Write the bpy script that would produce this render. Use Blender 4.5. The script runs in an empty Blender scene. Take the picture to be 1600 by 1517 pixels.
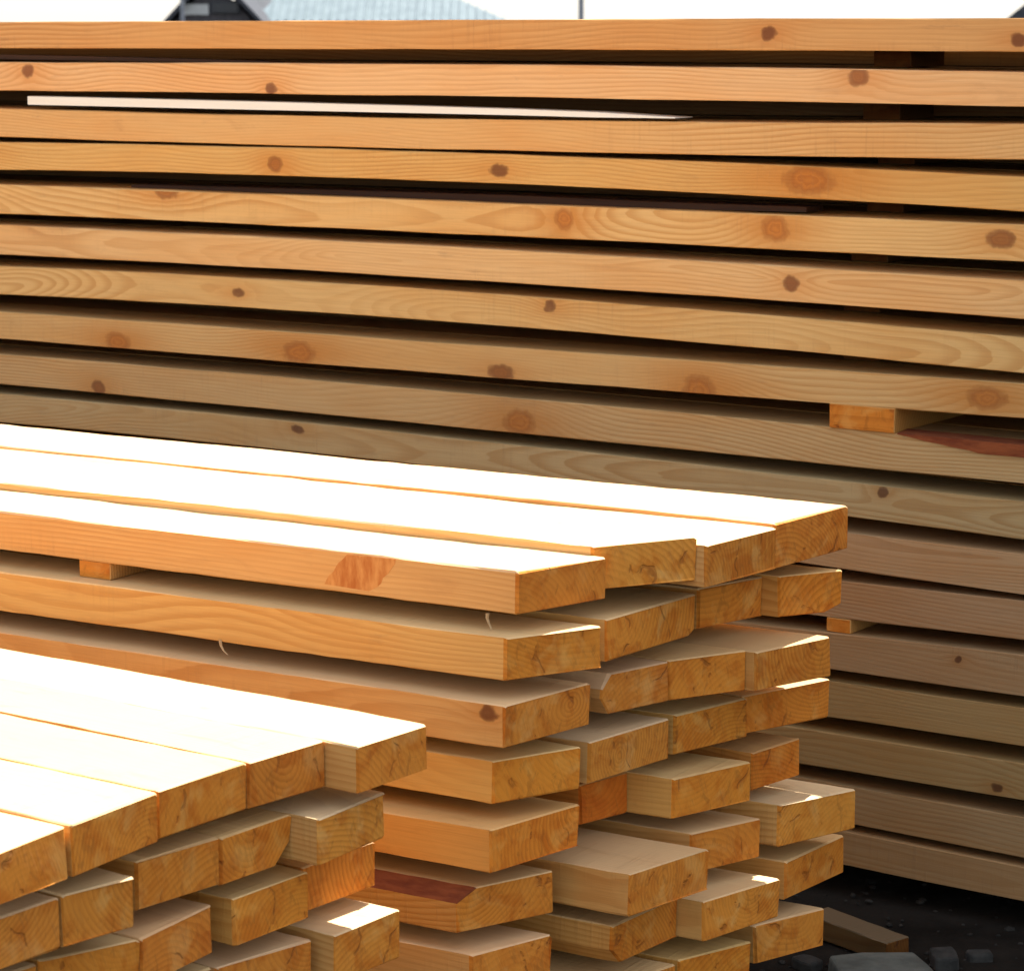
import bpy, math, random
from mathutils import Vector, noise, Matrix

# ------------------------------------------------------------------ camera, sky, sun, exposure
S = bpy.context.scene
COL = S.collection
CAM_H = 1.28
FPX, CX, CY, YH = 4300.0, 800.0, 758.5, 33.0
PITCH = math.atan((CY - YH) / FPX)
cam_d = bpy.data.cameras.new('camera')
cam = bpy.data.objects.new('camera', cam_d); COL.objects.link(cam)
cam.location = (0, 0, CAM_H)
cam.rotation_euler = (math.pi / 2 - PITCH, 0, 0)
cam_d.sensor_width = 36; cam_d.lens = FPX / 1600 * 36
cam_d.clip_start = 0.05; cam_d.clip_end = 2000
cam_d.dof.use_dof = True; cam_d.dof.focus_distance = 3.5; cam_d.dof.aperture_fstop = 16
S.camera = cam

SUN_AZ, SUN_EL = 29.0, 62.0
w = bpy.data.worlds.new('World'); S.world = w; w.use_nodes = True
nt = w.node_tree; nt.nodes.clear()
sky = nt.nodes.new('ShaderNodeTexSky'); sky.sky_type = 'NISHITA'; sky.sun_disc = False
sky.sun_elevation = math.radians(SUN_EL); sky.sun_rotation = math.radians(SUN_AZ)
sky.air_density = 1.0; sky.dust_density = 1.5; sky.ozone_density = 1.0
bg = nt.nodes.new('ShaderNodeBackground'); bg.inputs[1].default_value = 0.06
wo = nt.nodes.new('ShaderNodeOutputWorld')
veil = nt.nodes.new('ShaderNodeBackground'); veil.inputs[0].default_value = (1.0, .985, .96, 1); veil.inputs[1].default_value = 0.29   # bright thin overcast veil
add = nt.nodes.new('ShaderNodeAddShader')
nt.links.new(sky.outputs[0], bg.inputs[0]); nt.links.new(bg.outputs[0], add.inputs[0]); nt.links.new(veil.outputs[0], add.inputs[1])
nt.links.new(add.outputs[0], wo.inputs[0])
sl = bpy.data.lights.new('sun', 'SUN'); sl.energy = 5.0; sl.angle = math.radians(0.53); sl.color = (1.0, 0.96, 0.90)
so = bpy.data.objects.new('sun', sl); COL.objects.link(so)
az, el = math.radians(SUN_AZ), math.radians(SUN_EL)
sd = Vector((math.sin(az) * math.cos(el), math.cos(az) * math.cos(el), math.sin(el)))
so.rotation_euler = sd.to_track_quat('Z', 'Y').to_euler(); so.location = (0, 0, 10)
S.view_settings.view_transform = 'Standard'; S.view_settings.look = 'None'
S.view_settings.exposure = 1.28; S.view_settings.gamma = 1.0
S.render.engine = 'CYCLES'
S.cycles.max_bounces = 4; S.cycles.diffuse_bounces = 2

# ------------------------------------------------------------------ sight lines of the survey (world metres, ground z = 0)
Fv = Vector((0, math.cos(PITCH), -math.sin(PITCH))); Uv = Vector((0, math.sin(PITCH), math.cos(PITCH)))
def ray(x, y): return Fv + Vector((1, 0, 0)) * ((x - CX) / FPX) - Uv * ((y - CY) / FPX)
def at_z(x, y, z):                       # z relative to camera height
    r = ray(x, y); p = r * (z / r.z); p.z += CAM_H; return p
def at_y(x, y, Y):
    r = ray(x, y); p = r * (Y / r.y); p.z += CAM_H; return p

# ------------------------------------------------------------------ node helpers
class NT:
    def __init__(s, name):
        s.m = bpy.data.materials.new(name); s.m.use_nodes = True
        s.t = s.m.node_tree; s.t.nodes.clear()
        s.out = s.t.nodes.new('ShaderNodeOutputMaterial')
        s.bs = s.t.nodes.new('ShaderNodeBsdfPrincipled')
        s.t.links.new(s.bs.outputs[0], s.out.inputs[0])
    def put(s, sock, v):
        if v is None: return
        if hasattr(v, 'is_output') or isinstance(v, bpy.types.NodeSocket): s.t.links.new(v, sock)
        else: sock.default_value = v
    def math(s, op, a, b=None, c=None, clamp=False):
        n = s.t.nodes.new('ShaderNodeMath'); n.operation = op; n.use_clamp = clamp
        for i, v in enumerate((a, b, c)): s.put(n.inputs[i], v)
        return n.outputs[0]
    def vec(s, op, a, b=None):
        n = s.t.nodes.new('ShaderNodeVectorMath'); n.operation = op
        s.put(n.inputs[0], a); s.put(n.inputs[1], b)
        return n.outputs['Value'] if op in ('LENGTH', 'DOT_PRODUCT', 'DISTANCE') else n.outputs[0]
    def xyz(s, v):
        n = s.t.nodes.new('ShaderNodeSeparateXYZ'); s.put(n.inputs[0], v); return n.outputs
    def comb(s, x, y, z):
        n = s.t.nodes.new('ShaderNodeCombineXYZ')
        for i, v in enumerate((x, y, z)): s.put(n.inputs[i], v)
        return n.outputs[0]
    def noise(s, v, scale, detail=2, rough=.5, dist=0):
        n = s.t.nodes.new('ShaderNodeTexNoise'); s.put(n.inputs['Vector'], v)
        n.inputs['Scale'].default_value = scale; n.inputs['Detail'].default_value = detail
        n.inputs['Roughness'].default_value = rough; n.inputs['Distortion'].default_value = dist
        return n.outputs
    def mix(s, f, a, b, mode='MIX'):
        n = s.t.nodes.new('ShaderNodeMix'); n.data_type = 'RGBA'; n.blend_type = mode
        s.put(n.inputs[0], f)
        for k, v in ((6, a), (7, b)):
            if isinstance(v, tuple) and len(v) == 3: v = v + (1,)
            s.put(n.inputs[k], v)
        return n.outputs[2]
    def ramp(s, f, pts):
        n = s.t.nodes.new('ShaderNodeValToRGB'); s.put(n.inputs[0], f)
        e = n.color_ramp.elements
        while len(e) < len(pts): e.new(.5)
        for el_, (p, c) in zip(e, pts):
            el_.position = p; el_.color = (c + (1,)) if isinstance(c, tuple) else (c, c, c, 1)
        return n.outputs[0]
    def attr(s, name):
        n = s.t.nodes.new('ShaderNodeAttribute'); n.attribute_type = 'OBJECT'; n.attribute_name = name
        return n.outputs
    def smooth(s, v, a, b, c=0., d=1.):
        n = s.t.nodes.new('ShaderNodeMapRange'); n.interpolation_type = 'SMOOTHSTEP'
        for i, q in enumerate((v, a, b, c, d)): s.put(n.inputs[i], q)
        return n.outputs[0]
    def bump(s, h, strength, dist, normal=None):
        n = s.t.nodes.new('ShaderNodeBump'); n.inputs['Strength'].default_value = strength
        n.inputs['Distance'].default_value = dist; s.put(n.inputs['Height'], h)
        if normal is not None: s.put(n.inputs['Normal'], normal)
        return n.outputs[0]
    def obco(s):
        n = s.t.nodes.new('ShaderNodeTexCoord'); return n.outputs['Object']

NK = 5
def wood(name, end, nk=NK, wide=False):
    n = NT(name)
    P = n.obco(); seed = n.attr('seed')['Fac']; tint = n.attr('tint')['Vector']; pith = n.attr('pith')['Vector']
    so_ = n.comb(n.math('MULTIPLY', seed, 17.3), n.math('MULTIPLY', seed, 5.1), n.math('MULTIPLY', seed, 9.7))
    x, y, z = n.xyz(P)
    # long slow wander of the pith so that flat faces show cathedral figure
    Q = n.vec('ADD', n.vec('MULTIPLY', P, (1.1, 3.0, 3.0)), so_)
    wn = n.noise(Q, 1.0, 2, .45)['Color']
    wv = n.vec('MULTIPLY', n.vec('SUBTRACT', wn, (.5, .5, .5)), (0, .16, .16))
    R2 = n.vec('SUBTRACT', n.vec('ADD', n.comb(0., y, z), wv), pith)
    r = n.vec('LENGTH', R2)
    fine = n.noise(n.vec('ADD', n.vec('MULTIPLY', P, (5, 40, 40)), so_), 1.0, 3, .6)['Fac']
    r = n.math('ADD', r, n.math('MULTIPLY', n.math('SUBTRACT', fine, .5), .004))
    core = None; halo = None; ksz = None
    if nk:
        kw = n.vec('MULTIPLY', n.vec('SUBTRACT', n.noise(P, 38, 2)['Color'], (.5, .5, .5)), (.016, 0, .009))
        x, _y, z = n.xyz(n.vec('ADD', P, kw))
    for i in range(nk):
        kx, kz, kr = n.xyz(n.attr('knot%d' % i)['Vector'])
        kr = n.math('ADD', n.math('MULTIPLY', kr, n.smooth(y, .02, .07, 1., .15)), 1e-5)
        asp = n.math('ADD', n.math('MULTIPLY', n.math('FRACT', n.math('MULTIPLY', kx, 7.31)), .5), .5); dx = n.math('MULTIPLY', n.math('SUBTRACT', x, kx), asp); dz = n.math('SUBTRACT', z, kz)
        d = n.math('DIVIDE', n.math('SQRT', n.math('ADD', n.math('MULTIPLY', dx, dx), n.math('MULTIPLY', dz, dz))), kr)
        dh = n.math('DIVIDE', n.math('SQRT', n.math('ADD', n.math('MULTIPLY', n.math('MULTIPLY', dx, dx), .3), n.math('MULTIPLY', dz, dz))), kr)
        g = n.math('EXPONENT', n.math('MULTIPLY', n.math('MULTIPLY', dh, dh), -.22))
        r = n.math('ADD', r, n.math('MULTIPLY', n.math('MULTIPLY', g, kr), 1.3))
        if core is None: core, halo, ksz = d, g, kr
        else:
            lt = n.math('LESS_THAN', d, core)
            ksz = n.math('ADD', n.math('MULTIPLY', ksz, n.math('SUBTRACT', 1., lt)), n.math('MULTIPLY', kr, lt))
            core = n.math('MINIMUM', core, d); halo = n.math('MAXIMUM', halo, g)
    if nk: core = n.math('ADD', core, n.math('MULTIPLY', n.math('SUBTRACT', n.noise(P, 110, 3)['Fac'], .5), .6))
    ph = n.math('FRACT', n.math('DIVIDE', r, .0062))
    late = n.math('MULTIPLY', n.smooth(ph, .25, .85), n.smooth(ph, .93, 1.0, 1., 0.))
    fib = n.noise(n.vec('ADD', n.vec('MULTIPLY', P, (9, 420, 420)), so_), 1.0, 3, .6)['Fac']
    blot = n.noise(n.vec('ADD', n.vec('MULTIPLY', P, (3.5, 14, 14)), so_), 1.0, 3, .55)['Fac']
    amp = n.noise(n.vec('ADD', n.vec('MULTIPLY', P, (1.5, 5, 5)), so_), 1.0, 1, .5)['Fac']
    lf = n.math('MULTIPLY', late, n.smooth(amp, .3, .7, .18, .62))
    if not end:
        c = n.mix(lf, (.76, .455, .165), (.54, .24, .055))
        c = n.mix(n.smooth(blot, .35, .75), c, (.98, .87, .74), 'MULTIPLY')
        c = n.mix(n.math('MULTIPLY', n.smooth(fib, .35, .75), .28), c, (.50, .25, .08))
        if wide: c = n.mix(.55, c, (.88, .73, .50))       # planed wide faces are paler than the sawn edges, lightened further to whiten sunlit tops
        if nk:
            big = n.smooth(ksz, .009, .015); c = n.mix(n.math('MULTIPLY', n.math('MULTIPLY', halo, .85), n.smooth(big, 0., 1., .55, 1.)), c, (.60, .22, .035))
            kc = n.mix(n.smooth(n.math('FRACT', n.math('MULTIPLY', core, 2.3)), .1, .95, .0, .6), (.54, .175, .025), (.38, .10, .013))
            kc = n.mix(big, (.21, .075, .022), kc)
            rim = n.math('MULTIPLY', n.smooth(core, .5, .95), n.smooth(core, 1.0, 1.35, 1., 0.))
            c = n.mix(n.math('MULTIPLY', n.smooth(core, .6, 1.45, 1., 0.), n.smooth(big, 0., 1., .95, .8)), c, kc)
            c = n.mix(n.math('MULTIPLY', rim, n.smooth(big, 0., 1., .5, .22)), c, (.16, .05, .015))
        # grime streaks and handling marks
        gr = n.noise(n.vec('ADD', n.vec('MULTIPLY', P, (14, 50, 60)), so_), 1.0, 4, .65)['Fac']
        c = n.mix(n.math('MULTIPLY', n.smooth(gr, .62, .8), .28), c, (.30, .17, .08))
        sm = n.noise(n.vec('ADD', n.vec('MULTIPLY', P, (230, 5, 9)), so_), 1.0, 2, .6)['Fac']
        sk_ = n.noise(n.vec('ADD', n.vec('MULTIPLY', P, (2.2, 9, 9)), n.vec('MULTIPLY', so_, (2, 2, 2))), 1.0, 2, .5)['Fac']
        smf = n.math('MULTIPLY', n.smooth(sm, .5, .75), n.smooth(sk_, .45, .65))
        c = n.mix(n.math('MULTIPLY', smf, .16), c, (.38, .20, .08))
        st = n.noise(n.vec('ADD', n.vec('MULTIPLY', P, (6, 22, 22)), n.vec('MULTIPLY', so_, (4, 4, 4))), 1.0, 5, .7, .6)['Fac']
        c = n.mix(n.math('MULTIPLY', n.smooth(st, .56, .8), .4), c, (.46, .23, .075))
        hgt = n.math('ADD', n.math('ADD', n.math('MULTIPLY', fib, .7), n.math('MULTIPLY', lf, .4)), n.math('MULTIPLY', smf, .8))
        nb = n.bump(hgt, .5, .0011)
        n.bs.inputs['Roughness'].default_value = .62
    else:
        c = n.mix(n.math('MULTIPLY', lf, .9), (.72, .285, .040), (.48, .16, .017))
        m1 = n.noise(n.vec('ADD', P, so_), 28, 4, .6, .8)['Fac']
        c = n.mix(n.smooth(m1, .42, .68), c, (.82, .66, .45), 'MULTIPLY')
        m2 = n.noise(n.vec('ADD', n.vec('MULTIPLY', P, (1, 1.6, .8)), n.vec('MULTIPLY', so_, (2, 2, 2))), 42, 3, .6, 1.4)['Fac']
        c = n.mix(n.math('MULTIPLY', n.smooth(m2, .56, .68), .38), c, (.32, .12, .02))
        m3 = n.noise(n.vec('ADD', P, n.vec('MULTIPLY', so_, (3, 3, 3))), 22, 3, .6, .5)['Fac']
        c = n.mix(n.math('MULTIPLY', n.smooth(m3, .52, .72), .45), c, (.82, .48, .15))
        # saw scratches running across the cut
        sc = n.noise(n.vec('ADD', n.comb(0., n.math('ADD', n.math('MULTIPLY', y, 330.), n.math('MULTIPLY', z, 120.)), n.math('MULTIPLY', z, 25.)), so_), 1.0, 3, .6)['Fac']
        c = n.mix(n.math('MULTIPLY', n.smooth(sc, .5, .8), .35), c, (.35, .16, .045))
        # drying checks
        w_ = n.t.nodes.new('ShaderNodeTexWave'); w_.wave_type = 'BANDS'; w_.bands_direction = 'Y'
        w_.inputs['Scale'].default_value = 5; w_.inputs['Distortion'].default_value = 9; w_.inputs['Detail'].default_value = 3
        w_.inputs['Detail Scale'].default_value = 2
        n.put(w_.inputs['Vector'], n.vec('ADD', P, so_))
        ck = n.math('MULTIPLY', n.smooth(w_.outputs['Fac'], .985, .998), n.smooth(m1, .5, .6))
        c = n.mix(n.math('MULTIPLY', ck, .35), c, (.12, .045, .015))
        hgt = n.math('ADD', n.math('ADD', sc, n.math('MULTIPLY', m1, 1.5)), n.math('MULTIPLY', ck, -2.))
        nb = n.bump(hgt, .6, .0015)
        n.bs.inputs['Roughness'].default_value = .85
    c = n.mix(1.0, c, tint, 'MULTIPLY')
    n.put(n.bs.inputs['Base Color'], c); n.put(n.bs.inputs['Normal'], nb)
    n.bs.inputs['Specular IOR Level'].default_value = .25
    return n.m
M_KNOT = wood('sawn pine with knots', False)
M_SIDE = wood('sawn pine', False, 0)
M_FACE = wood('planed pine wide face', False, 0, True)
M_END = wood('sawn pine end grain', True, 0)

def simple(name, c1, c2, scale, rough=.9, bumpd=.002, stretch=(1, 1, 1), detail=6, spec=.25):
    n = NT(name); P = n.obco()
    f = n.noise(n.vec('MULTIPLY', P, stretch), scale, detail, .6)['Fac']
    n.put(n.bs.inputs['Base Color'], n.mix(n.smooth(f, .3, .7), c1, c2))
    n.put(n.bs.inputs['Normal'], n.bump(f, .8, bumpd)); n.bs.inputs['Roughness'].default_value = rough; n.bs.inputs['Specular IOR Level'].default_value = spec
    return n.m
M_BARK = simple('pine bark', (.14, .03, .010), (.26, .07, .022), 60, .9, .003, (.3, 1, 1))
M_PATCH = simple('red branch wood', (.46, .13, .022), (.70, .31, .085), 70, .75, .001, (1, 1, .3))
M_PALE = simple('pale planed lath wood', (.90, .87, .78), (.86, .80, .68), 40, .6, .0004, (.05, 1, 1))
M_GREYWOOD = simple('weathered lath wood', (.085, .038, .02), (.05, .022, .012), 60, .85, .0008, (.05, 1, 1))
M_DIRT = simple('yard dirt', (.009, .0075, .006), (.024, .020, .016), 5, 1.0, .02, spec=.04)
M_STONE = simple('grey stone', (.022, .022, .02), (.055, .052, .046), 30, .9, .004)
M_GRAVEL = simple('dark grit', (.018, .017, .015), (.05, .046, .04), 25, 1.0, .003, spec=.05)
M_CONC = simple('pale concrete', (.08, .083, .07), (.14, .143, .12), 22, .9, .003)
M_SHAV = simple('wood shaving', (.55, .38, .2), (.42, .27, .13), 80, .8, .0005)
M_POLE = simple('grey painted steel', (.20, .21, .23), (.28, .29, .31), 12, .5, .0005)
M_DKWALL = simple('dark weathered gable boards', (.055, .05, .055), (.10, .09, .09), 6, .8, .002, (6, 1, .5))
M_ROOF = simple('pale blue metal roofing', (.095, .135, .15), (.14, .185, .20), 3, .4, .001, (1, 1, 1))
M_DKROOF = simple('dark roofing', (.04, .045, .05), (.07, .07, .08), 5, .7, .002)
M_WALL = simple('plastered shed wall', (.5, .5, .47), (.6, .6, .57), 3, .9, .002)
M_GLASS = NT('dark window glass'); M_GLASS.bs.inputs['Base Color'].default_value = (.02, .025, .035, 1)
M_GLASS.bs.inputs['Roughness'].default_value = .1; M_GLASS = M_GLASS.m

# ------------------------------------------------------------------ object helpers
def mesh_obj(name, verts, faces, mats, mi=None, parent=None, loc=(0, 0, 0), rz=0.0):
    me = bpy.data.meshes.new(name); me.from_pydata([tuple(v) for v in verts], [], faces)
    for m in mats: me.materials.append(m)
    if mi: me.polygons.foreach_set('material_index', mi)
    me.update(); me.validate()
    o = bpy.data.objects.new(name, me); COL.objects.link(o)
    o.location = loc; o.rotation_euler = (0, 0, rz)
    if parent: o.parent = parent
    return o
def tag(o, label=None, cat=None, group=None, kind=None):
    if label: o['label'] = label
    if cat: o['category'] = cat
    if group: o['group'] = group
    if kind: o['kind'] = kind
    return o
def thing(name, label, cat, loc=(0, 0, 0), rz=0, group=None):
    o = bpy.data.objects.new(name, None); COL.objects.link(o); o.location = loc; o.rotation_euler = (0, 0, rz)
    return tag(o, label, cat, group)

RS = random.Random(11)
def dress(o, tint=(1, 1, 1), knots=(), seed=None):
    j_ = RS.uniform(.94, 1.05); tint = (tint[0] * j_, tint[1] * j_ * RS.uniform(.97, 1.03), tint[2] * j_ * RS.uniform(.92, 1.08))
    o['seed'] = seed if seed is not None else RS.uniform(0, 40)
    o['tint'] = [float(t) for t in tint]
    o['pith'] = [0.0, RS.uniform(-.03, .15), RS.choice((-1, 1)) * RS.uniform(.03, .11)]
    for i in range(NK):
        k = knots[i] if i < len(knots) else (50.0, 50.0, 0.0)
        o['knot%d' % i] = [float(a) for a in k]

def board_mesh(name, x0, x1, w, zb, zt, loc, rz, skew=0.0, cut={}, rough=1.0, seg=.05, knotty=False, wane=False, seed=0, planed=True):
    """sawn board: x along its length, y across, zb/zt give its under and upper side along x.
       skew = how far the far corner of the right-hand end runs ahead; cut = chamfered corners"""
    rr = random.Random(seed * 7 + 3)
    if not callable(zb): b_ = zb; zb = lambda x: b_
    if not callable(zt): t_ = zt; zt = lambda x: t_
    bv = .0011
    cs = {k: cut.get(k, (bv, bv)) for k in ('nb', 'fb', 'ft', 'nt')}  # near/far bottom/top: (dy, dz)
    n = max(6, int((x1 - x0) / seg)); xs = [x0 + (x1 - x0) * i / n for i in range(n)]
    xs += [x1 - .012, x1 - .0025, x1]
    xs = sorted(set([x for x in xs if x <= x1 - .012] + xs[-3:]))
    V = []; F = []; MI = []
    for i, x in enumerate(xs):
        B, T = zb(x), zt(x)
        last = i == len(xs) - 1
        e = .0014 if last else 0
        base = [(cs['nb'][0], B), (w - cs['fb'][0], B), (w, B + cs['fb'][1]), (w, T - cs['ft'][1]),
                (w - cs['ft'][0], T), (cs['nt'][0], T), (0, T - cs['nt'][1]), (0, B + cs['nb'][1])]
        k = (x - x0) / (x1 - x0)
        for j, (yy, zz) in enumerate(base):
            q = Vector((x * 5 + seed * 3.3, j * 3.1, seed * 1.7))
            yy += noise.noise(q) * .0011 * rough; zz += noise.noise(q + Vector((9, 4, 2))) * .0009 * rough
            q2 = Vector((x * 31, j * 5.3, seed * 2.1)); zz += noise.noise(q2) * .0005 * rough; yy += noise.noise(q2 + Vector((3, 3, 3))) * .0006 * rough
            if last:
                yy += (w / 2 - yy) / w * 2 * e; zz += ((B + T) / 2 - zz) / (T - B) * 2 * e
            dx = skew * (yy / w) * max(0, 1 - (x1 - x) / .35) ** 1.0
            if i >= len(xs) - 3: dx += rr.uniform(-.0011, .0011) * rough * (1 if last else .4)
            V.append((x + dx, yy, zz))
    m = len(xs)
    for i in range(m - 1):
        for j in range(8):
            a, b = i * 8 + j, i * 8 + (j + 1) % 8
            F.append((a, a + 8, b + 8, b)); MI.append(3 if wane and j == 5 else 1 if i == m - 2 and j not in (3, 4, 5) else 2 if j in (0, 3, 4, 5) else 0)
    F.append(tuple(range(7, -1, -1))[::-1]); MI.append(1)
    F.append(tuple((m - 1) * 8 + j for j in range(7, -1, -1))); MI.append(1)
    o = mesh_obj(name, V, F, [M_KNOT if knotty else M_SIDE, M_END, M_FACE if planed else M_SIDE, M_BARK], MI, loc=loc, rz=rz)
    bm_fix(o)
    return o
import bmesh
def bm_fix(o):
    bm = bmesh.new(); bm.from_mesh(o.data); bmesh.ops.recalc_face_normals(bm, faces=bm.faces[:]); bm.to_mesh(o.data); bm.free()

def box_mb(V, F, x0, x1, y0, y1, z0, z1):
    b = len(V)
    V += [(x0, y0, z0), (x1, y0, z0), (x1, y1, z0), (x0, y1, z0), (x0, y0, z1), (x1, y0, z1), (x1, y1, z1), (x0, y1, z1)]
    F += [tuple(b + k for k in f) for f in ((0, 3, 2, 1), (4, 5, 6, 7), (0, 1, 5, 4), (1, 2, 6, 5), (2, 3, 7, 6), (3, 0, 4, 7))]

# ------------------------------------------------------------------ ground
def ground():
    def h(x, y):
        z = 0
        if y > 14: z -= 2.6 * min(1, (y - 14) / 26) ** 1.0
        if abs(x) < 12 and -6 < y < 14: z += noise.noise(Vector((x * 2.1, y * 2.1, 0))) * .008
        return z
    gx = sorted(set([-900, -300, -100, -50, -25, -12] + [i * .5 for i in range(-16, 17)] + [12, 25, 50, 100, 300, 900]))
    gy = sorted(set([-900, -300, -100, -40, -15] + [i * .5 for i in range(-12, 25)] + [14, 18, 22, 26, 30, 36, 40, 60, 100, 300, 1200]))
    V = [(x, y, h(x, y)) for y in gy for x in gx]; nx = len(gx)
    F = [(j * nx + i, j * nx + i + 1, (j + 1) * nx + i + 1, (j + 1) * nx + i) for j in range(len(gy) - 1) for i in range(nx - 1)]
    o = mesh_obj('ground', V, F, [M_DIRT]); tag(o, 'dark bare earth of the timber yard', None, None, 'structure')
ground()
def gravel():
    V = []; F = []; rr = random.Random(5); ph_ = (1 + 5 ** .5) / 2
    ico = [(-1, ph_, 0), (1, ph_, 0), (-1, -ph_, 0), (1, -ph_, 0), (0, -1, ph_), (0, 1, ph_), (0, -1, -ph_), (0, 1, -ph_), (ph_, 0, -1), (ph_, 0, 1), (-ph_, 0, -1), (-ph_, 0, 1)]
    fac = [(0, 11, 5), (0, 5, 1), (0, 1, 7), (0, 7, 10), (0, 10, 11), (1, 5, 9), (5, 11, 4), (11, 10, 2), (10, 7, 6), (7, 1, 8), (3, 9, 4), (3, 4, 2), (3, 2, 6), (3, 6, 8), (3, 8, 9), (4, 9, 5), (2, 4, 11), (6, 2, 10), (8, 6, 7), (9, 8, 1)]
    for k in range(2600):
        x = rr.uniform(-.2, 2.2); y = rr.uniform(2.8, 5.0); s = rr.choice((.0012, .0015, .0020, .0030)) * rr.uniform(.7, 1.3)
        b = len(V); fx, fy, fz = rr.uniform(.7, 1.5), rr.uniform(.7, 1.4), rr.uniform(.4, .8); a = rr.uniform(0, 6.28)
        for p in ico:
            u_, v_ = p[0] * fx * rr.uniform(.8, 1.2), p[1] * fy * rr.uniform(.8, 1.2)
            V.append((x + (u_ * math.cos(a) - v_ * math.sin(a)) * s, y + (u_ * math.sin(a) + v_ * math.cos(a)) * s, .003 + s * .3 + p[2] * fz * s))
        F += [tuple(b + q for q in f) for f in fac]
    tag(mesh_obj('gravel', V, F, [M_GRAVEL]), 'scattered small grey stones on the dark yard floor', None, None, 'stuff')
gravel()

# ------------------------------------------------------------------ tall stack at the back
A_B = math.radians(34.7)
DB = Vector((math.cos(A_B), -math.sin(A_B), 0)); VB = Vector((math.sin(A_B), math.cos(A_B), 0))
ref = ray(1550, 800); ref = ref * (3.80 / ref.y); VPLANE = ref.dot(VB)
def on_back(px, py, dv=0.0):
    r = ray(px, py); k = (VPLANE + dv) / r.dot(VB); p = r * k
    return p.dot(DB), p.z + CAM_H          # distance along the stack, height
def quad(pts):
    (a, A), (b, B), (c, C) = pts
    def f(x):
        x = max(-4.2, min(-1.2, x))
        return A * (x - b) * (x - c) / ((a - b) * (a - c)) + B * (x - a) * (x - c) / ((b - a) * (b - c)) + C * (x - a) * (x - b) / ((c - a) * (c - b))
    return f
BACK = [  # top/bottom image rows at x = 0, 800, 1550 (or 1350, 1550 below)
 ((35, 31.5, 29), (76, 78, 80.5)), ((98, 102, 112), (142, 152, 166)), ((170, 187.5, 194), (214, 236, 249)),
 ((223, 242, 274), (265, 288, 327)), ((289, 319, 350), (334, 370, 407)), ((352, 391, 436), (397.5, 442, 494)),
 ((416, 462, 524), (460, 511, 579)), ((487, 544, 596.6), (530, 593, 650.7)), ((554, 622, 692), (600.5, 677, 752)),
 ((615.5, 695, 779), (660, 743, 837))]
LOW = [((835, 893), (859.5, 921.5)), ((912, 971), (934, 995)), ((994, 1052), (1017, 1080)), ((1071, 1128), (1099, 1158)),
       ((1152, 1208), (1184, 1241)), ((1232, 1291), (1268, 1330)), ((1303, 1356), (1343, 1396.7))]
KN = {0: [(1200, 53, 9), (1591, 63, 8)], 1: [(45, 112, 11), (425, 139, 9), (1342, 120, 12)], 2: [],
      3: [(432, 257, 13), (780, 267, 9), (1265, 281, 20)], 4: [(258, 298, 13), (880, 343, 15), (1210, 358, 17), (1563, 375, 12)],
      5: [(1238, 443, 11)], 6: [(858, 478, 9), (370, 458, 7)], 7: [(182, 535, 15), (465, 550, 17), (780, 583, 12), (1090, 612, 22), (1540, 622, 15)],
      8: [(150, 607, 12), (808, 660, 18)], 9: [(465, 672, 7), (1378, 769, 8)], 12: [(1500, 1030, 5)], 14: [(1560, 1230, 6)]}
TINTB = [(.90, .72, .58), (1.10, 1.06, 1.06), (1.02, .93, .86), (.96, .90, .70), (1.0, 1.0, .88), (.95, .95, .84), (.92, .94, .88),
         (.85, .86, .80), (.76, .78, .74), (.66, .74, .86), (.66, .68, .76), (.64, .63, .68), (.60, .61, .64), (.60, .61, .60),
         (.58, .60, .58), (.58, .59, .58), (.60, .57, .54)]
TINTB = [(a * 1.04 * f, b * 1.12 * f, c * 1.4 * f) for (a, b, c), f in zip(TINTB, (.98, .98, .98, .98, .97, .97, .95, .92, .90, .88, .88, .86, .85, .84, .83, .82, .8))]  # per-board wood colour, plus shade painted in as darker tints lower down
LABB = ['topmost board of the tall back stack, orange, its upper edge against the sky',
 'pale peach board second from the top of the tall back stack, above the white lath',
 'board just below the long white lath in the tall back stack',
 'golden board with three round knots, touching the board under the white lath',
 'board with four round knots spaced along it, fifth from the top of the back stack',
 'plain straight board with one small dark star knot, sixth down in the back stack',
 'board with wavy arrow-shaped grain at its right end, seventh down in the back stack',
 'board resting on the orange spacer block, with knots along its lower edge',
 'board under the orange spacer block, with bark on its upper edge at right',
 'greyish board lying right behind the sunlit top of the middle stack',
 'back stack board eleventh from the top, right of the middle stack top corner',
 'back stack board twelfth from the top, level with the second layer at its left',
 'back stack board thirteenth from the top, right of the third layer of the middle stack',
 'back stack board fourteenth from the top, fourth above the black gap over the ground',
 'back stack board third from the bottom, right of the recessed dark orange board end',
 'back stack board second from the bottom, touching the pale board end of the middle stack',
 'lowest board of the tall back stack, above the black shadow over the ground']
GB = 'boards of the tall back stack'
XL, XR = -5.2, -.55        # along-stack extent relative to the point straight ahead
backf = []
for i in range(17):
    if i < 10:
        t3, b3 = BACK[i]
        T = quad([on_back(x, y) for x, y in zip((0, 800, 1550), t3)])
        Bq = quad([on_back(x, y) for x, y in zip((0, 800, 1550), b3)])
    else:
        (t0, b0), (t1, b1) = LOW[i - 10]
        # rows seen only at right: hold them parallel to the measured right-hand end
        def lin(a, c):
            (xa, za), (xc, zc) = on_back(1350, a), on_back(1550, c)
            m = max(-.03, min(.03, (zc - za) / (xc - xa))); mid = (za + zc) / 2; xm = (xa + xc) / 2
            return lambda x: mid + m * (max(xm - .5, min(xm + .5, x)) - xm)
        T = lin(t0, t1); Bq = lin(b0, b1)
    backf.append((T, Bq))
GAP = .006
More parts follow.
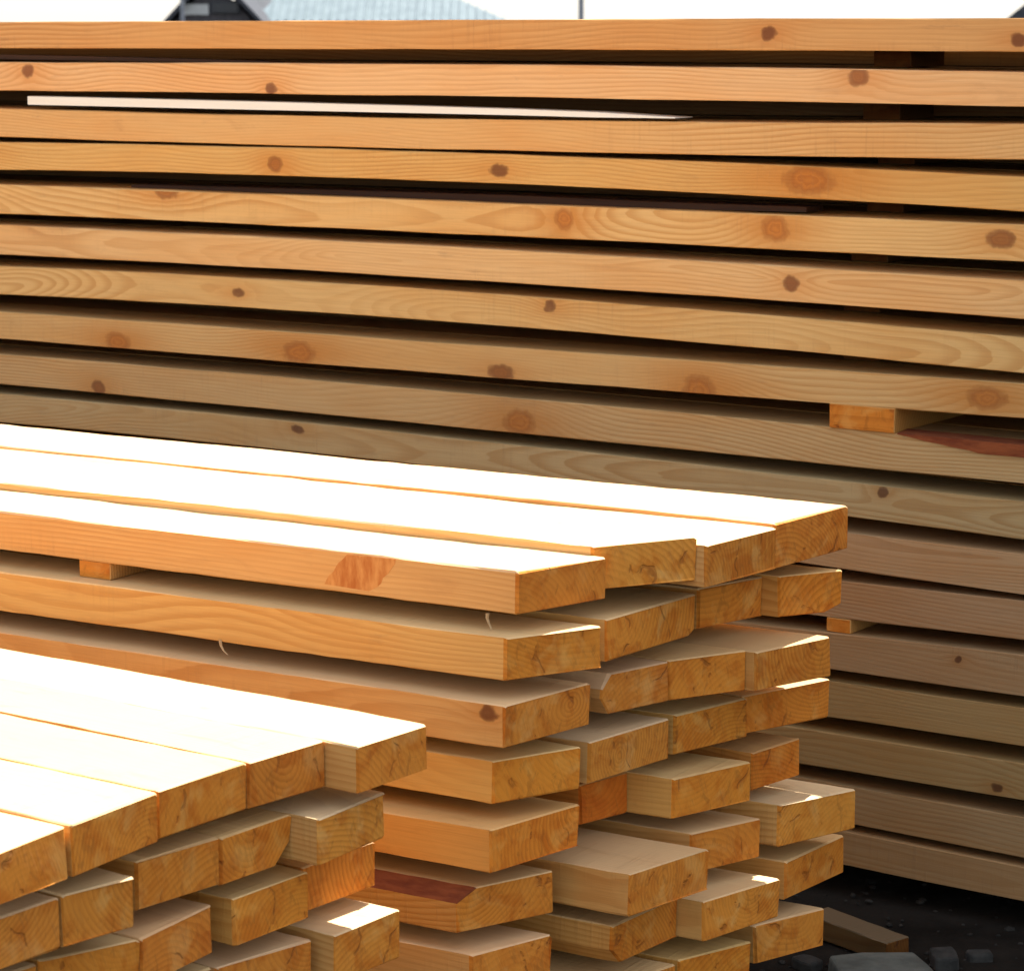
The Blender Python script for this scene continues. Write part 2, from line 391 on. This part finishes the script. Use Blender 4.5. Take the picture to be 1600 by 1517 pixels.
for i in range(17):       # keep a real air gap everywhere and an even thickness
    T, Bq = backf[i]
    o0 = DB * 0 + VB * VPLANE
    dv = RS.uniform(-.004, .006)
    kn = []
    for (px, py, pr) in KN.get(i, []):
        ux, uz = on_back(px, py); kn.append((ux, uz, pr / 1060.))
    def bot(x, T=T, Bq=Bq): return min(Bq(x), T(x) - .040)
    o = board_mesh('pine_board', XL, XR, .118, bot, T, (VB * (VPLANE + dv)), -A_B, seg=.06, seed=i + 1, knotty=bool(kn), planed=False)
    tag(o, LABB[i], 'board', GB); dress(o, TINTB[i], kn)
    o['pith'] = [0., RS.uniform(-.04, .0), RS.uniform(-.02, .05) + T(0)]
    if i == 8:            # strip of bark left on the upper edge
        V = []; F = []
        a, b = on_back(1400, 690)[0], on_back(1750, 700)[0]
        for k in range(25):
            x = a + (b - a) * k / 24; hgt = .016 * min(1, k / 9) * (1 + .2 * noise.noise(Vector((x * 30, 0, 0)))); tt = T(x)
            V += [(x, -.0035, tt - hgt - .001), (x, -.0035, tt + .0005), (x, .03, tt + .003), (x, .03, tt - hgt)]
            if k:
                q = (k - 1) * 4
                for j in range(4): F.append((q + j, q + 4 + j, q + 4 + (j + 1) % 4, q + (j + 1) % 4))
        p = mesh_obj('bark_edge', V, F, [M_BARK], parent=o); bm_fix(p); tag(p, 'strip of reddish bark')
# rows behind the front one: first one like the front but darker, then thick unseen fillers added to block light
for row in range(1, 4):
    for i in range(17):
        T, Bq = backf[i]
        if row == 1:
            def bot(x, T=T, Bq=Bq): return min(Bq(x), T(x) - .040)
        else:
            Tn = backf[i + 1][0] if i < 16 else (lambda x, Bq=Bq: Bq(x) - .002)
            def bot(x, T=T, Tn=Tn): return min(Tn(x) + .0015, T(x) - .04)
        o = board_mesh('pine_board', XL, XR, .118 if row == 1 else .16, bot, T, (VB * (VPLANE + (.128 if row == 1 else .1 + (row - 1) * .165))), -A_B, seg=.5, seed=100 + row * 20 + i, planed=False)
        tag(o, 'pine board stacked behind the front row of the tall back stack' if row == 1 else 'unseen thick filler timber added to block light through the tall stack', 'board' if row == 1 else 'timber', 'boards behind the front row of the back stack' if row == 1 else 'filler timbers added at the back of the tall stack')
        if row > 1: o.name = 'gap_filler'
        dress(o, (.6, .55, .5) if row == 1 else (.30, .27, .25))  # dark tints paint the gap shade onto the rear rows
# spacers of the back stack
def spacer(x, wd, zf0, zf1, v0, v1, D_, V_, ang, label, group, tint=(.9, .8, .7), mats=None, name='spacer_lath'):
    V = []; F = []
    for yy in (v0, v1):
        for (xx, zz) in ((x - wd / 2, zf0), (x + wd / 2, zf0), (x + wd / 2, zf1), (x - wd / 2, zf1)):
            V.append((xx + noise.noise(Vector((xx * 9, yy * 7, zz * 5))) * .002, yy, zz))
    F = [(0, 1, 2, 3), (7, 6, 5, 4), (0, 4, 5, 1), (1, 5, 6, 2), (2, 6, 7, 3), (3, 7, 4, 0)]
    MI = [1, 1, 0, 0, 0, 0]
    o = mesh_obj(name, V, F, mats or [M_SIDE, M_END], MI if not mats else None, rz=ang); bm_fix(o)
    bv = o.modifiers.new('bevel', 'BEVEL'); bv.width = .0012; bv.segments = 1
    tag(o, label, 'spacer', group); dress(o, tint); return o
xb = on_back(1346, 650)[0]
for i in range(16):
    x = xb if i == 7 else xb - .045 + RS.uniform(-.03, .03)
    zlo, zhi = backf[i + 1][0](x), backf[i][1](x)
    if zhi - zlo < .006: continue
    if i == 7:
        spacer(x, .105, zlo - .0006, zhi + .0006, VPLANE + .001, VPLANE + .24, DB, VB, -A_B,
               'short orange spacer block in the widest gap at right of the back stack', None, (.84, .74, .55), name='spacer_block')
    elif i == 11:
        spacer(on_back(1308, 976)[0], .04, zlo + .0005, zhi - .0005, VPLANE + .002, VPLANE + .24, DB, VB, -A_B,
               'small tan spacer end beside the second layer of the middle stack', None, (.85, .75, .6))
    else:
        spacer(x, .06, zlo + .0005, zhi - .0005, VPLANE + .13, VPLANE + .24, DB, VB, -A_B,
               'dark spacer lath deep in a gap of the tall back stack', 'spacers deep in the gaps of the back stack', (.22, .18, .15))  # shade inside the gap painted in as a dark tint
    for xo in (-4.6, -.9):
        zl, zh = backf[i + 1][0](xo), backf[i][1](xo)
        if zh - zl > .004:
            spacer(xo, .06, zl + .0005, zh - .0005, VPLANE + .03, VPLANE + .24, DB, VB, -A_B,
                   'dark spacer lath deep in a gap of the tall back stack', 'spacers deep in the gaps of the back stack', (.22, .18, .15))  # same painted gap shade in the tint
# long loose laths caught in the gaps
def long_lath(pts, dv, wd, mat, label, name='long_lath'):
    V = []; F = []
    for k, (px, yt, yb) in enumerate(pts):
        x, z1 = on_back(px, yt, dv); _, z0 = on_back(px, yb, dv)
        V += [(x, 0, z0), (x, 0, z1), (x, wd, z1), (x, wd, z0)]
        if k:
            q = (k - 1) * 4
            for j in range(4): F.append((q + j, q + 4 + j, q + 4 + (j + 1) % 4, q + (j + 1) % 4))
    q = (len(pts) - 1) * 4
    F += [(0, 1, 2, 3), (q + 3, q + 2, q + 1, q)]
    o = mesh_obj(name, V, F, [mat], loc=VB * (VPLANE + dv), rz=-A_B); bm_fix(o); tag(o, label, 'lath'); return o
long_lath([(43, 151, 164), (200, 154.5, 167.5), (420, 160, 172.5), (640, 166, 177), (800, 171, 180.5), (930, 176, 184), (1055, 184.2, 185.6)],
          -.006, .05, M_PALE, 'long bright white lath lying in the second gap of the tall back stack')
long_lath([(-400, 84, 91), (0, 86, 93), (200, 90, 96), (420, 96.5, 99)], .012, .04, M_GREYWOOD,
          'thin grey lath at far left in the gap under the topmost board')
long_lath([(205, 289, 294), (500, 297, 304), (800, 306, 317), (1050, 317, 327), (1260, 324, 332)], .03, .05, M_GREYWOOD,
          'thin dark brown lath in the gap above the board with four round knots')
# bearers under the back stack
for k, xo in enumerate((-4.5, -2.9, -.85)):
    o = board_mesh('bearer', -.05, .6, .09, 0.0, backf[16][1](xo) - .001,
                   DB * xo + VB * (VPLANE + .06), math.pi / 2 - A_B, seed=300 + k)
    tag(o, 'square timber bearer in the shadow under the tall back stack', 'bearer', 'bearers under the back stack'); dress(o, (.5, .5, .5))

# ------------------------------------------------------------------ the two lower stacks
def opt_gap(o): return o.get('slot', .001)
class Stack:
    def __init__(s, deg, base0, pitch, group):
        s.a = math.radians(deg); s.D = Vector((math.cos(s.a), -math.sin(s.a), 0)); s.V = Vector((math.sin(s.a), math.cos(s.a), 0))
        s.base0, s.pitch, s.group = base0, pitch, group
    def base(s, L): return s.base0 - s.pitch * (L - 1)       # underside, relative to camera height
    def layer(s, L, specs, length):
        out = []; zb = s.base(L)
        for sp in specs:
            (xn, yn, xf, yf), t, label, tint, opt = sp
            dz = opt.get('dz', 0); n = at_z(xn, yn, zb + t + dz); q = at_z(xf, yf, zb + t + dz)
            out.append([n.dot(s.V), (q - n).dot(s.V), n.dot(s.D), (q - n).dot(s.D), t, label, tint, opt])
        for i in range(len(out) - 1):
            gap = out[i + 1][0] - (out[i][0] + out[i][1])
            if gap < .0015:
                m = (out[i][0] + out[i][1] + out[i + 1][0]) / 2
                far = out[i + 1][0] + out[i + 1][1]
                out[i][1] = m - .0004 - out[i][0]; out[i + 1][0] = m + .0004; out[i + 1][1] = far - out[i + 1][0]
        for i in range(1, len(out)):
            if out[i][7].get('join'):
                far = out[i][0] + out[i][1]; v_ = out[i - 1][0] + out[i - 1][1] + opt_gap(out[i][7])
                out[i][0] = v_; out[i][1] = far - v_
        for (v0, wd, u0, sk, t, label, tint, opt) in out:
            seed = RS.randint(0, 999)
            kn = [(kx - 0., kz, kr) for kx, kz, kr in opt.get('knots', ())]
            u0 += opt.get('du', 0)
            o = board_mesh('pine_board', -length + RS.uniform(-.05, .05), 0, wd, 0, t,
                           s.D * u0 + s.V * v0 + Vector((0, 0, zb + opt.get('dz', 0) + CAM_H)), -s.a, skew=sk, cut=opt.get('cut', {}),
                           rough=opt.get('rough', 1.8), seg=.03, seed=seed, knotty=bool(kn), wane=opt.get('wane', False))
            tag(o, label, 'board', s.group); dress(o, tuple(a * .93 for a in tint), kn)
        return out
    def spacers(s, L, v0, v1, us, zlo, zhi, labels, groups):
        for u, lab, g in zip(us, labels, groups):
            o = spacer(u, .05, zlo + CAM_H + .0003, zhi + CAM_H - .0003, v0, v1, s.D, s.V, -s.a, lab, g)

WARM = (1.0, .92, .78)
# ---- middle stack
MID = Stack(30.5, -.66, .0725, 'boards of the middle stack')
c = {}
M = {}
M[1] = [((808, 893, 947, 871), .049, 'nearest top board of the middle stack, reddish slanted knot patch on its side', (1.02, .90, .78), {}),
        ((958, 843, 1093, 838), .052, 'raised top board of the middle stack with a pale, spotted, dented end face', (1.12, 1.15, 1.22), {'rough': 2, 'dz': .008, 'join': True}),
        ((1100, 852, 1213, 824), .052, 'top board of the middle stack between the spotted end and the farthest one', WARM, {'rough': 2, 'join': True}),
        ((1217, 816, 1325, 790), .056, 'farthest top board of the middle stack, its corner reaching furthest right', (1, .88, .74), {'join': True})]
M[2] = [((795, 997, 945, 978), .05, 'second layer board of the middle stack at the near corner, clean orange side', (1.02, .90, .70), {'du': -.004}),
        ((948, 968, 1088, 928), .05, 'second layer board of the middle stack directly under the spotted end', WARM, {'cut': {'fb': (.012, .006)}}),
        ((1091, 921, 1203, 896), .05, 'second layer board of the middle stack, third from the near side', WARM, {}),
        ((1207, 905, 1318, 890), .052, 'second layer board of the middle stack with a thin sunlit strip along its far edge', (1.02, .86, .62), {'cut': {'fb': (.02, .008)}})]
M[3] = [((788, 1102, 921, 1067), .05, 'third layer board of the middle stack with a small dark knot beside its end', (1.03, .93, .80), {}),
        ((940, 1054, 1045, 1032), .05, 'third layer board of the middle stack with a chamfered left corner', WARM, {'cut': {'nt': (.012, .018), 'nb': (.014, .022)}}),
        ((1047, 1031, 1172, 1014), .05, 'third layer board of the middle stack, third from the near side', (.98, .85, .68), {}),
        ((1177, 1020, 1298, 995), .05, 'third layer board of the middle stack at the far side, with streaked end grain', (.90, .80, .66), {'rough': 2})]
M[4] = [((771, 1189, 908, 1166), .05, 'fourth layer board of the middle stack with a plain golden end', (1.05, .93, .72), {}),
        ((920, 1160, 1047, 1122), .05, 'fourth layer board of the middle stack with a whorled, pitted end face', (1.0, .98, .92), {'rough': 2}),
        ((1055, 1117, 1168, 1091), .05, 'fourth layer board of the middle stack, third from the near side', WARM, {}),
        ((1175, 1089, 1310, 1062), .05, 'fourth layer board of the middle stack at the far side, with a clean orange end', (1.05, .9, .68), {'du': -.012})]
M[5] = [((767, 1297, 905, 1256), .05, 'fifth layer board of the middle stack with a bright orange side', (1.06, .86, .56), {}),
        ((907, 1226, 984, 1204), .05, 'deep orange recessed board end in the fifth layer of the middle stack', (.95, .62, .36), {}),
        ((1047, 1219, 1173, 1190), .05, 'fifth layer board of the middle stack with a slanting crack across its end', (1.0, .88, .68), {}),
        ((1176, 1175, 1250, 1152), .05, 'fifth layer board end set back at the far side, above the palest board end', (.95, .75, .5), {})]
M[6] = [((715, 1392, 866, 1360), .05, 'sixth layer board of the middle stack with a dark rebate cut in its upper edge', (.95, .82, .66), {'cut': {'nt': (.022, .014)}, 'wane': True}),
        ((985, 1366, 1107, 1326), .05, 'sixth layer board jutting out far with a broad bare top, middle stack', (.98, .90, .70), {}),
        ((1080, 1302, 1187, 1278), .05, 'sixth layer board set back behind the jutting one in the middle stack', (1.0, .88, .74), {}),
        ((1217, 1258, 1338, 1232), .054, 'palest board end at the far right of the middle stack, in its sixth layer', (1.08, 1.1, 1.1), {'rough': 2})]
M[7] = [((735, 1492, 862, 1460), .05, 'seventh layer board of the middle stack, cut by the bottom of the photo', WARM, {}),
        ((955, 1446, 1062, 1400), .05, 'seventh layer board below the far jutting board of the middle stack', (.97, .85, .68), {'rough': 2, 'cut': {'nb': (.02, .02)}}),
        ((1097, 1410, 1218, 1372), .05, 'seventh layer board with a pale top corner, third from the near side', WARM, {}),
        ((1228, 1346, 1318, 1305), .05, 'seventh layer board under the palest board end', (1.0, .86, .68), {})]
M[8] = [((760, 1592, 890, 1555), .05, 'bottom layer board of the middle stack at the near corner', WARM, {}),
        ((925, 1552, 1055, 1505), .05, 'bottom layer board of the middle stack, second from the near side', WARM, {}),
        ((1060, 1500, 1174, 1470), .05, 'bottom layer board of the middle stack, third from the near side', (1, .88, .62), {}),
        ((1180, 1446, 1288, 1418), .05, 'lowest board at the far right of the middle stack with a light edge line', (1, .92, .78), {})]
# knots placed from what shows on the boards' long sides
def side_knot(stk, L, spec, px, py, r):
    (xn, yn, xf, yf), t = spec[0], spec[1]
    n = at_z(xn, yn, stk.base(L) + t); rr_ = ray(px, py); k = n.dot(stk.V) / rr_.dot(stk.V); p = rr_ * k
    return (p.dot(stk.D) - n.dot(stk.D), p.z - stk.base(L), r)
M[3][0][4]['knots'] = [side_knot(MID, 3, M[3][0], 763, 1113, .0085)]
info = {}
for L in range(1, 9): info[L] = MID.layer(L, M[L], 3.0)
top_near = [o_ for o_ in COL.objects if o_.get('label') == M[1][0][2]][0]
outl = []
cs_ = [(508, 912), (543, 866), (619, 873), (588, 925)]
rk = random.Random(4)
for a_, b_ in ((0, 1), (1, 2), (2, 3), (3, 0)):
    for t_ in range(7):
        f_ = t_ / 7; jx = rk.uniform(-4, 4) if a_ in (0, 2) and t_ else 0
        outl.append((cs_[a_][0] + (cs_[b_][0] - cs_[a_][0]) * f_ + jx, cs_[a_][1] + (cs_[b_][1] - cs_[a_][1]) * f_))
V = []
for px, py in outl:
    r_ = ray(px, py); p = r_ * (info[1][0][0] / r_.dot(MID.V)); V.append((p.dot(MID.D) - info[1][0][2], min(.0485, max(.0012, p.z - MID.base(1)))))
np_ = len(V)
V = [(x, -.0012, z) for x, z in V] + [(x, .004, z) for x, z in V]
kp = mesh_obj('knot_patch', V, [tuple(range(np_)), tuple(range(2 * np_ - 1, np_ - 1, -1))] + [(q_, np_ + q_, np_ + (q_ + 1) % np_, (q_ + 1) % np_) for q_ in range(np_)], [M_PATCH], parent=top_near); bm_fix(kp)
tag(kp, 'reddish slanted branch knot cut lengthwise')
um = at_z(150, 888, -.67).dot(MID.D)
mv0 = min(q[0] for L in info for q in info[L])
for L in range(1, 8):
    zlo = MID.base(L + 1) + .05; zhi = MID.base(L)
    near = info[L][0][0]
    if L == 1: MID.spacers(L, max(near, info[L + 1][0][0]) + .002, near + .52, [um], zlo, zhi,
                ['spacer end showing in the gap at left below the top layer of the middle stack' if L == 1 else 'spacer lath between lower layers of the middle stack'],
                [None if L == 1 else 'spacers between lower layers of the middle stack'])
    MID.spacers(L, near + .10, near + .50, [info[L][0][2] - .34, info[L][0][2] - 2.2], zlo, zhi,
                ['spacer lath hidden in the gaps of the middle stack'] * 2, ['spacers hidden in the middle stack'] * 2)
for k, du in enumerate((-.38, -1.4, -2.5)):
    o = board_mesh('bearer', 0, .54, .09, 0.0, MID.base(8) + CAM_H - .001, MID.D * (info[8][0][2] + du) + MID.V * (mv0 + .01), math.pi / 2 - MID.a, seed=330 + k)
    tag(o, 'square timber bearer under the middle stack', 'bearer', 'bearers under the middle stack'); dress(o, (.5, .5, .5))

# ---- near stack at lower left
FR = Stack(35.1, -.786, .0712, 'boards of the near stack')
Fr = {}
Fr[1] = [((-20, 1336, 103, 1292), .05, 'leftmost top board of the near stack, its end running out of the photo at left', (1.02, .9, .72), {}),
         ((118, 1288, 246, 1238), .05, 'second top board of the near stack, end with a purplish knot', (1.0, .88, .72), {'rough': 1.6, 'join': True, 'slot': .007}),
         ((250, 1233, 385, 1191), .05, 'third top board of the near stack, plain orange end', (1, .86, .66), {'join': True, 'slot': .006}),
         ((386, 1190, 513, 1155), .05, 'fourth top board of the near stack, left of the large dark knot', (1, .86, .68), {'join': True, 'slot': .004}),
         ((540, 1167, 655, 1130), .05, 'farthest top board of the near stack with a large dark knot in its end', (1, .9, .72), {'rough': 1.8, 'du': .01})]
Fr[2] = [((-30, 1444, 92, 1402), .05, 'second layer board of the near stack at the left edge of the photo', WARM, {}),
         ((98, 1400, 209, 1368), .05, 'second layer board of the near stack with coarse slanting saw marks on its end', (1.0, .92, .78), {'rough': 2.5}),
         ((228, 1350, 358, 1312), .05, 'second layer board of the near stack standing proud with a flat golden end', (1, .86, .64), {'du': -.014}),
         ((368, 1314, 489, 1272), .05, 'second layer board of the near stack with a chipped lower corner', (1, .88, .68), {'du': -.02, 'cut': {'fb': (.025, .02)}}),
         ((500, 1287, 615, 1240), .05, 'pale mottled board end, second layer at the far side of the near stack', (1.08, 1.08, 1.08), {'rough': 2, 'du': -.012})]
Fr[3] = [((-60, 1545, 58, 1505), .05, 'third layer board of the near stack at the bottom left corner of the photo', WARM, {}),
         ((62, 1500, 230, 1462), .05, 'third layer board of the near stack with a small dark oval knot', WARM, {}),
         ((234, 1478, 357, 1421), .05, 'third layer board of the near stack with a curved crack along its end', (1, .85, .66), {'du': -.022}),
         ((365, 1405, 481, 1362), .05, 'third layer board of the near stack with a ringed golden end', (1, .92, .66), {}),
         ((493, 1360, 605, 1318), .05, 'third layer board at the far side of the near stack, above the small sunlit patch', (1, .86, .64), {'du': -.018})]
Fr[4] = [((-70, 1650, 60, 1605), .05, 'fourth layer board of the near stack, out at lower left', WARM, {}),
         ((65, 1604, 195, 1560), .05, 'fourth layer board of the near stack, second from the left', WARM, {}),
         ((200, 1560, 330, 1512), .05, 'fourth layer board of the near stack, middle one', WARM, {}),
         ((338, 1512, 488, 1468), .05, 'fourth layer board of the near stack with a pinkish bare top', (1.0, .92, .85), {}),
         ((497, 1455, 600, 1415), .054, 'fourth layer board of the near stack with a small sunlit patch on its end', (1, .95, .84), {'rough': 2, 'du': .022})]
for L in (5, 6, 7):
    dy = (L - 4) * 104
    Fr[L] = [((-70 + i * 132, 1650 - i * 45 + dy, 55 + i * 132, 1607 - i * 45 + dy), .05,
              'lower board of the near stack, below the photo edge', WARM, {}) for i in range(5)]
finfo = {}
for L in range(1, 8):
    finfo[L] = FR.layer(L, Fr[L], 2.3)
fv0 = finfo[1][0][0]
for L in range(1, 7):
    zlo = FR.base(L + 1) + .05; zhi = FR.base(L)
    FR.spacers(L, fv0 + .08, fv0 + .56, [finfo[1][2][2] - .36, finfo[1][2][2] - 1.8], zlo, zhi,
               ['spacer lath hidden in the gaps of the near stack'] * 2, ['spacers hidden in the near stack'] * 2)
for k, du in enumerate((-.4, -1.8)):
    o = board_mesh('bearer', 0, .58, .09, 0.0, FR.base(7) + CAM_H - .001, FR.D * (finfo[1][2][2] + du) + FR.V * fv0, math.pi / 2 - FR.a, seed=350 + k)
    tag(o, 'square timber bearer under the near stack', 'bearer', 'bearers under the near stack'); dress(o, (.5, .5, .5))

# ------------------------------------------------------------------ wood shavings hanging in the gaps
def shaving(pts, r, label):
    V = []; F = []
    for k, p in enumerate(pts):
        a = k / (len(pts) - 1); rr_ = r * (1 - .6 * a)
        V += [(p[0] - rr_, p[1], p[2]), (p[0], p[1] - rr_ * .4, p[2]), (p[0] + rr_, p[1], p[2]), (p[0], p[1] + rr_ * .4, p[2])]
        if k:
            q = (k - 1) * 4
            for j in range(4): F.append((q + j, q + 4 + j, q + 4 + (j + 1) % 4, q + (j + 1) % 4))
    o = mesh_obj('wood_shaving', V, F, [M_SHAV]); bm_fix(o); tag(o, label, 'shaving')
vside = info[1][0][0] - .001
def side_pt(px, py, v=None):
    r = ray(px, py); k = (v or vside) / r.dot(MID.V); p = r * k; return (p.x, p.y, p.z + CAM_H)
shaving([side_pt(762, 958), side_pt(761, 965), side_pt(764, 974), side_pt(768, 983)], .0022, 'thin curled shaving hanging under the near top corner of the middle stack')
shaving([side_pt(344, 1000, info[2][0][0] - .001), side_pt(345, 1008, info[2][0][0] - .001), side_pt(349, 1016, info[2][0][0] - .001), side_pt(356, 1023, info[2][0][0] - .001)], .002, 'thin curled shaving in the gap below the second layer of the middle stack')

# ------------------------------------------------------------------ offcuts and rubble on the ground at lower right
def slab(cx, cy, lx, ly, h, rz, mat, name, label, cat, tilt=0, z=0):
    rr = random.Random(int(cx * 100)); V = []; F = []
    for zz, s in ((0, 1.0), (h, .97)):
        for (a, b) in ((-.5, -.5), (.1, -.55), (.5, -.46), (.52, .1), (.45, .5), (-.1, .53), (-.5, .46)):
            V.append((a * lx * s + rr.uniform(-.03, .03) * lx, b * ly * s + rr.uniform(-.03, .03) * ly, zz + rr.uniform(-.04, .04) * h))
    n = 7
    F = [tuple(range(n)), tuple(range(2 * n - 1, n - 1, -1))] + [(j, (j + 1) % n, n + (j + 1) % n, n + j) for j in range(n)]
    o = mesh_obj(name, V, F, [mat], loc=(cx, cy, z), rz=rz); o.rotation_euler.y = tilt; bm_fix(o)
    b = o.modifiers.new('bevel', 'BEVEL'); b.width = .004; b.segments = 2
    return tag(o, label, cat)
g = at_z(1378, 1507, -CAM_H + .04)
slab(g.x, g.y - .03, .13, .14, .045, .1, M_CONC, 'concrete_chunk', 'pale flat chunk of concrete on the ground at lower right', 'rubble')
g = at_z(1352, 1478, -CAM_H + .03)
o = board_mesh('board_offcut', -.16, 0, .045, 0, .03, (g.x + .03, g.y - .0, .005), -math.radians(52), rough=2, seed=777)
tag(o, 'small weathered offcut on the ground below the lowest far board end', 'offcut'); dress(o, (.20, .19, .19))
for (px, py, s, lab) in ((1475, 1500, .05, 'small grey stone just right of the concrete chunk'), (1530, 1492, .035, 'tiny grey stone in the shadow under the tall back stack'),
                         (1262, 1505, .04, 'dark stone just below the lowest board end of the middle stack')):
    g = at_z(px, py, -CAM_H + .01); slab(g.x, g.y, s, s * .7, s * .45, px, M_STONE, 'stone', lab, 'stone')

# ------------------------------------------------------------------ far buildings and poles over the top of the stack
def shed():
    Y = 60.0; k = Y / (FPX * math.cos(PITCH))
    def X(px): return at_y(px, 20, Y).x
    def Z(px, py): return at_y(px, py, Y).z
    gz = -2.6
    root = thing('shed', 'far shed with pale blue metal roof and dark gabled dormer above the back stack', 'building', (X(520), Y, gz))
    def P(x, y, z): return (x - X(520), y - Y, z - gz)
    x0, x1 = X(392), X(800); ze = Z(500, 36); zr = Z(500, -70)
    # wall
    V = []; F = []; box_mb(V, F, x0 + .3 - X(520), x1 - .3 - X(520), .3, 7.7, 0, ze - gz - .05)
    mesh_obj('wall', V, F, [M_WALL], parent=root)
    # hipped roof with standing ribs
    a, b, c_, d = P(x0, Y, ze), P(x1, Y, ze), P(x1, Y + 8, ze), P(x0, Y + 8, ze)
    e, f = P(X(470), Y + 4, zr), P(X(560), Y + 4, zr)
    V = [a, b, c_, d, e, f]; F = [(0, 1, 5, 4), (1, 2, 5), (2, 3, 4, 5), (3, 0, 4), (0, 3, 2, 1)]
    roof = mesh_obj('roof', V, F, [M_ROOF], parent=root); bm_fix(roof)
    av, bv, ev, fv = Vector(a), Vector(b), Vector(e), Vector(f)
    for i in range(1, 30):
        t = i / 30; p = av.lerp(bv, t); q = ev.lerp(fv, min(1, max(0, (p.x - ev.x) / (fv.x - ev.x))))
        if p.x < ev.x: s_ = (p.x - av.x) / (ev.x - av.x); q = av.lerp(ev, s_)
        elif p.x > fv.x: s_ = (bv.x - p.x) / (bv.x - fv.x); q = bv.lerp(fv, s_)
        q = Vector((p.x, q.y, q.z)); n_ = Vector((0, -.03, .05))
        V = [p + Vector((-.02, 0, 0)), p + Vector((.02, 0, 0)), q + Vector((.02, 0, 0)), q + Vector((-.02, 0, 0))]
        V += [v + n_ for v in V]
        r_ = mesh_obj('roof_rib', V, [(0, 1, 2, 3), (7, 6, 5, 4), (0, 4, 5, 1), (1, 5, 6, 2), (2, 6, 7, 3), (3, 7, 4, 0)], [M_ROOF], parent=roof); bm_fix(r_)
    # dark gabled front block
    xa, xb_ = X(272), X(424); xm = X(348); zt_ = Z(348, -38); y0, y1 = Y - 2.0, Y + 6
    pr = [(xa, ze - .1), (xb_, ze - .1), (xm, zt_)]
    V = [P(x, y0 + .25, z - .12) for x, z in pr] + [P(x, y1, z - .12) for x, z in pr]
    V += [P(xa + .25, y0 + .25, gz), P(xb_ - .25, y0 + .25, gz), P(xa + .25, y0 + .25, ze - .1), P(xb_ - .25, y0 + .25, ze - .1)]
    g_ = mesh_obj('gable', V, [(0, 1, 2), (3, 5, 4), (6, 7, 9, 8), (0, 3, 4, 1)], [M_DKWALL], parent=root)
    V = []; F = []
    for (p, q) in ((pr[0], pr[2]), (pr[2], pr[1])):
        b0 = len(V)
        for (x, z) in (p, q):
            V += [P(x, y0, z), P(x, y0, z + .12), P(x, y1, z + .12), P(x, y1, z)]
        F += [tuple(b0 + j for j in ff) for ff in ((0, 1, 5, 4), (1, 2, 6, 5), (2, 3, 7, 6), (3, 0, 4, 7), (0, 3, 2, 1), (4, 5, 6, 7))]
    r2 = mesh_obj('gable_roof', V, F, [M_DKROOF], parent=root); bm_fix(r2)
    V = []; F = []; wx0, wx1 = X(343) - X(520), X(388) - X(520)
    box_mb(V, F, wx0, wx1, -1.80, -1.70, Z(348, 22) - gz, Z(348, 4) - gz)
    wf = mesh_obj('window', V, F, [M_DKROOF], parent=root)
    V = []; F = []; box_mb(V, F, wx0 + .05, wx1 - .05, -1.83, -1.80, Z(348, 21) - gz, Z(348, 6) - gz)
    mesh_obj('pane', V, F, [M_GLASS], parent=wf)
    V = []; F = []; box_mb(V, F, X(300) - X(520), X(340) - X(520), -1.8, -1.75, Z(348, 24) - gz, Z(348, 8) - gz)
    mesh_obj('grey_panel', V, F, [M_WALL], parent=root)
shed()
def pole(px, Y, rad, htop, label, cap):
    p = at_y(px, 15, Y); gz = -2.6 if Y > 40 else 0 if Y < 14 else -2.6 * (Y - 14) / 26
    root = thing('pole', label, 'pole', (p.x, Y, gz)); V = []; F = []
    for k, (z, r) in enumerate(((0, rad * 1.3), (htop, rad * .8))):
        for j in range(12): V.append((r * math.cos(j * math.pi / 6), r * math.sin(j * math.pi / 6), z))
    F = [(j, (j + 1) % 12, 12 + (j + 1) % 12, 12 + j) for j in range(12)] + [tuple(range(12, 24))]
    mesh_obj('shaft', V, F, [M_POLE], parent=root)
    V = []; F = []
    if cap: box_mb(V, F, -.9, .9, -.05, .05, htop - .6, htop - .48)
    else: box_mb(V, F, -.06, .9, -.06, .06, htop - .1, htop + .02)
    mesh_obj('arm', V, F, [M_POLE], parent=root)
pole(285, 50, .035, 9, 'thin mast just left of the dark gable', False)
pole(908, 58, .05, 9.5, 'thin grey pole standing alone against the white sky', True)
def barn():
    Y = 70.0; xa = at_y(1568, 20, Y).x; gz = -2.6
    za = at_y(1570, 34, Y).z; zb_ = at_y(1640, -25, Y).z; xr = at_y(1640, 20, Y).x; xe = at_y(1712, 20, Y).x
    root = thing('barn', 'dark roof corner of a far building at the right edge above the back stack', 'building', (xa, Y, gz))
    V = [(0, 0, za - gz), (xr - xa, 0, zb_ - gz), (xe - xa, 0, za - gz), (2.6, 10, za - gz), (xr - xa + 2.6, 10, zb_ - gz), (xe - xa + 2.6, 10, za - gz)]
    r = mesh_obj('roof', V, [(0, 1, 4, 3), (1, 2, 5, 4), (0, 2, 1), (3, 4, 5), (0, 3, 5, 2)], [M_DKROOF], parent=root); bm_fix(r)
    V = []; F = []; box_mb(V, F, 2.4, xe - xa - .2, .2, 9.8, 0, za - gz - .02); mesh_obj('wall', V, F, [M_DKWALL], parent=root)
barn()
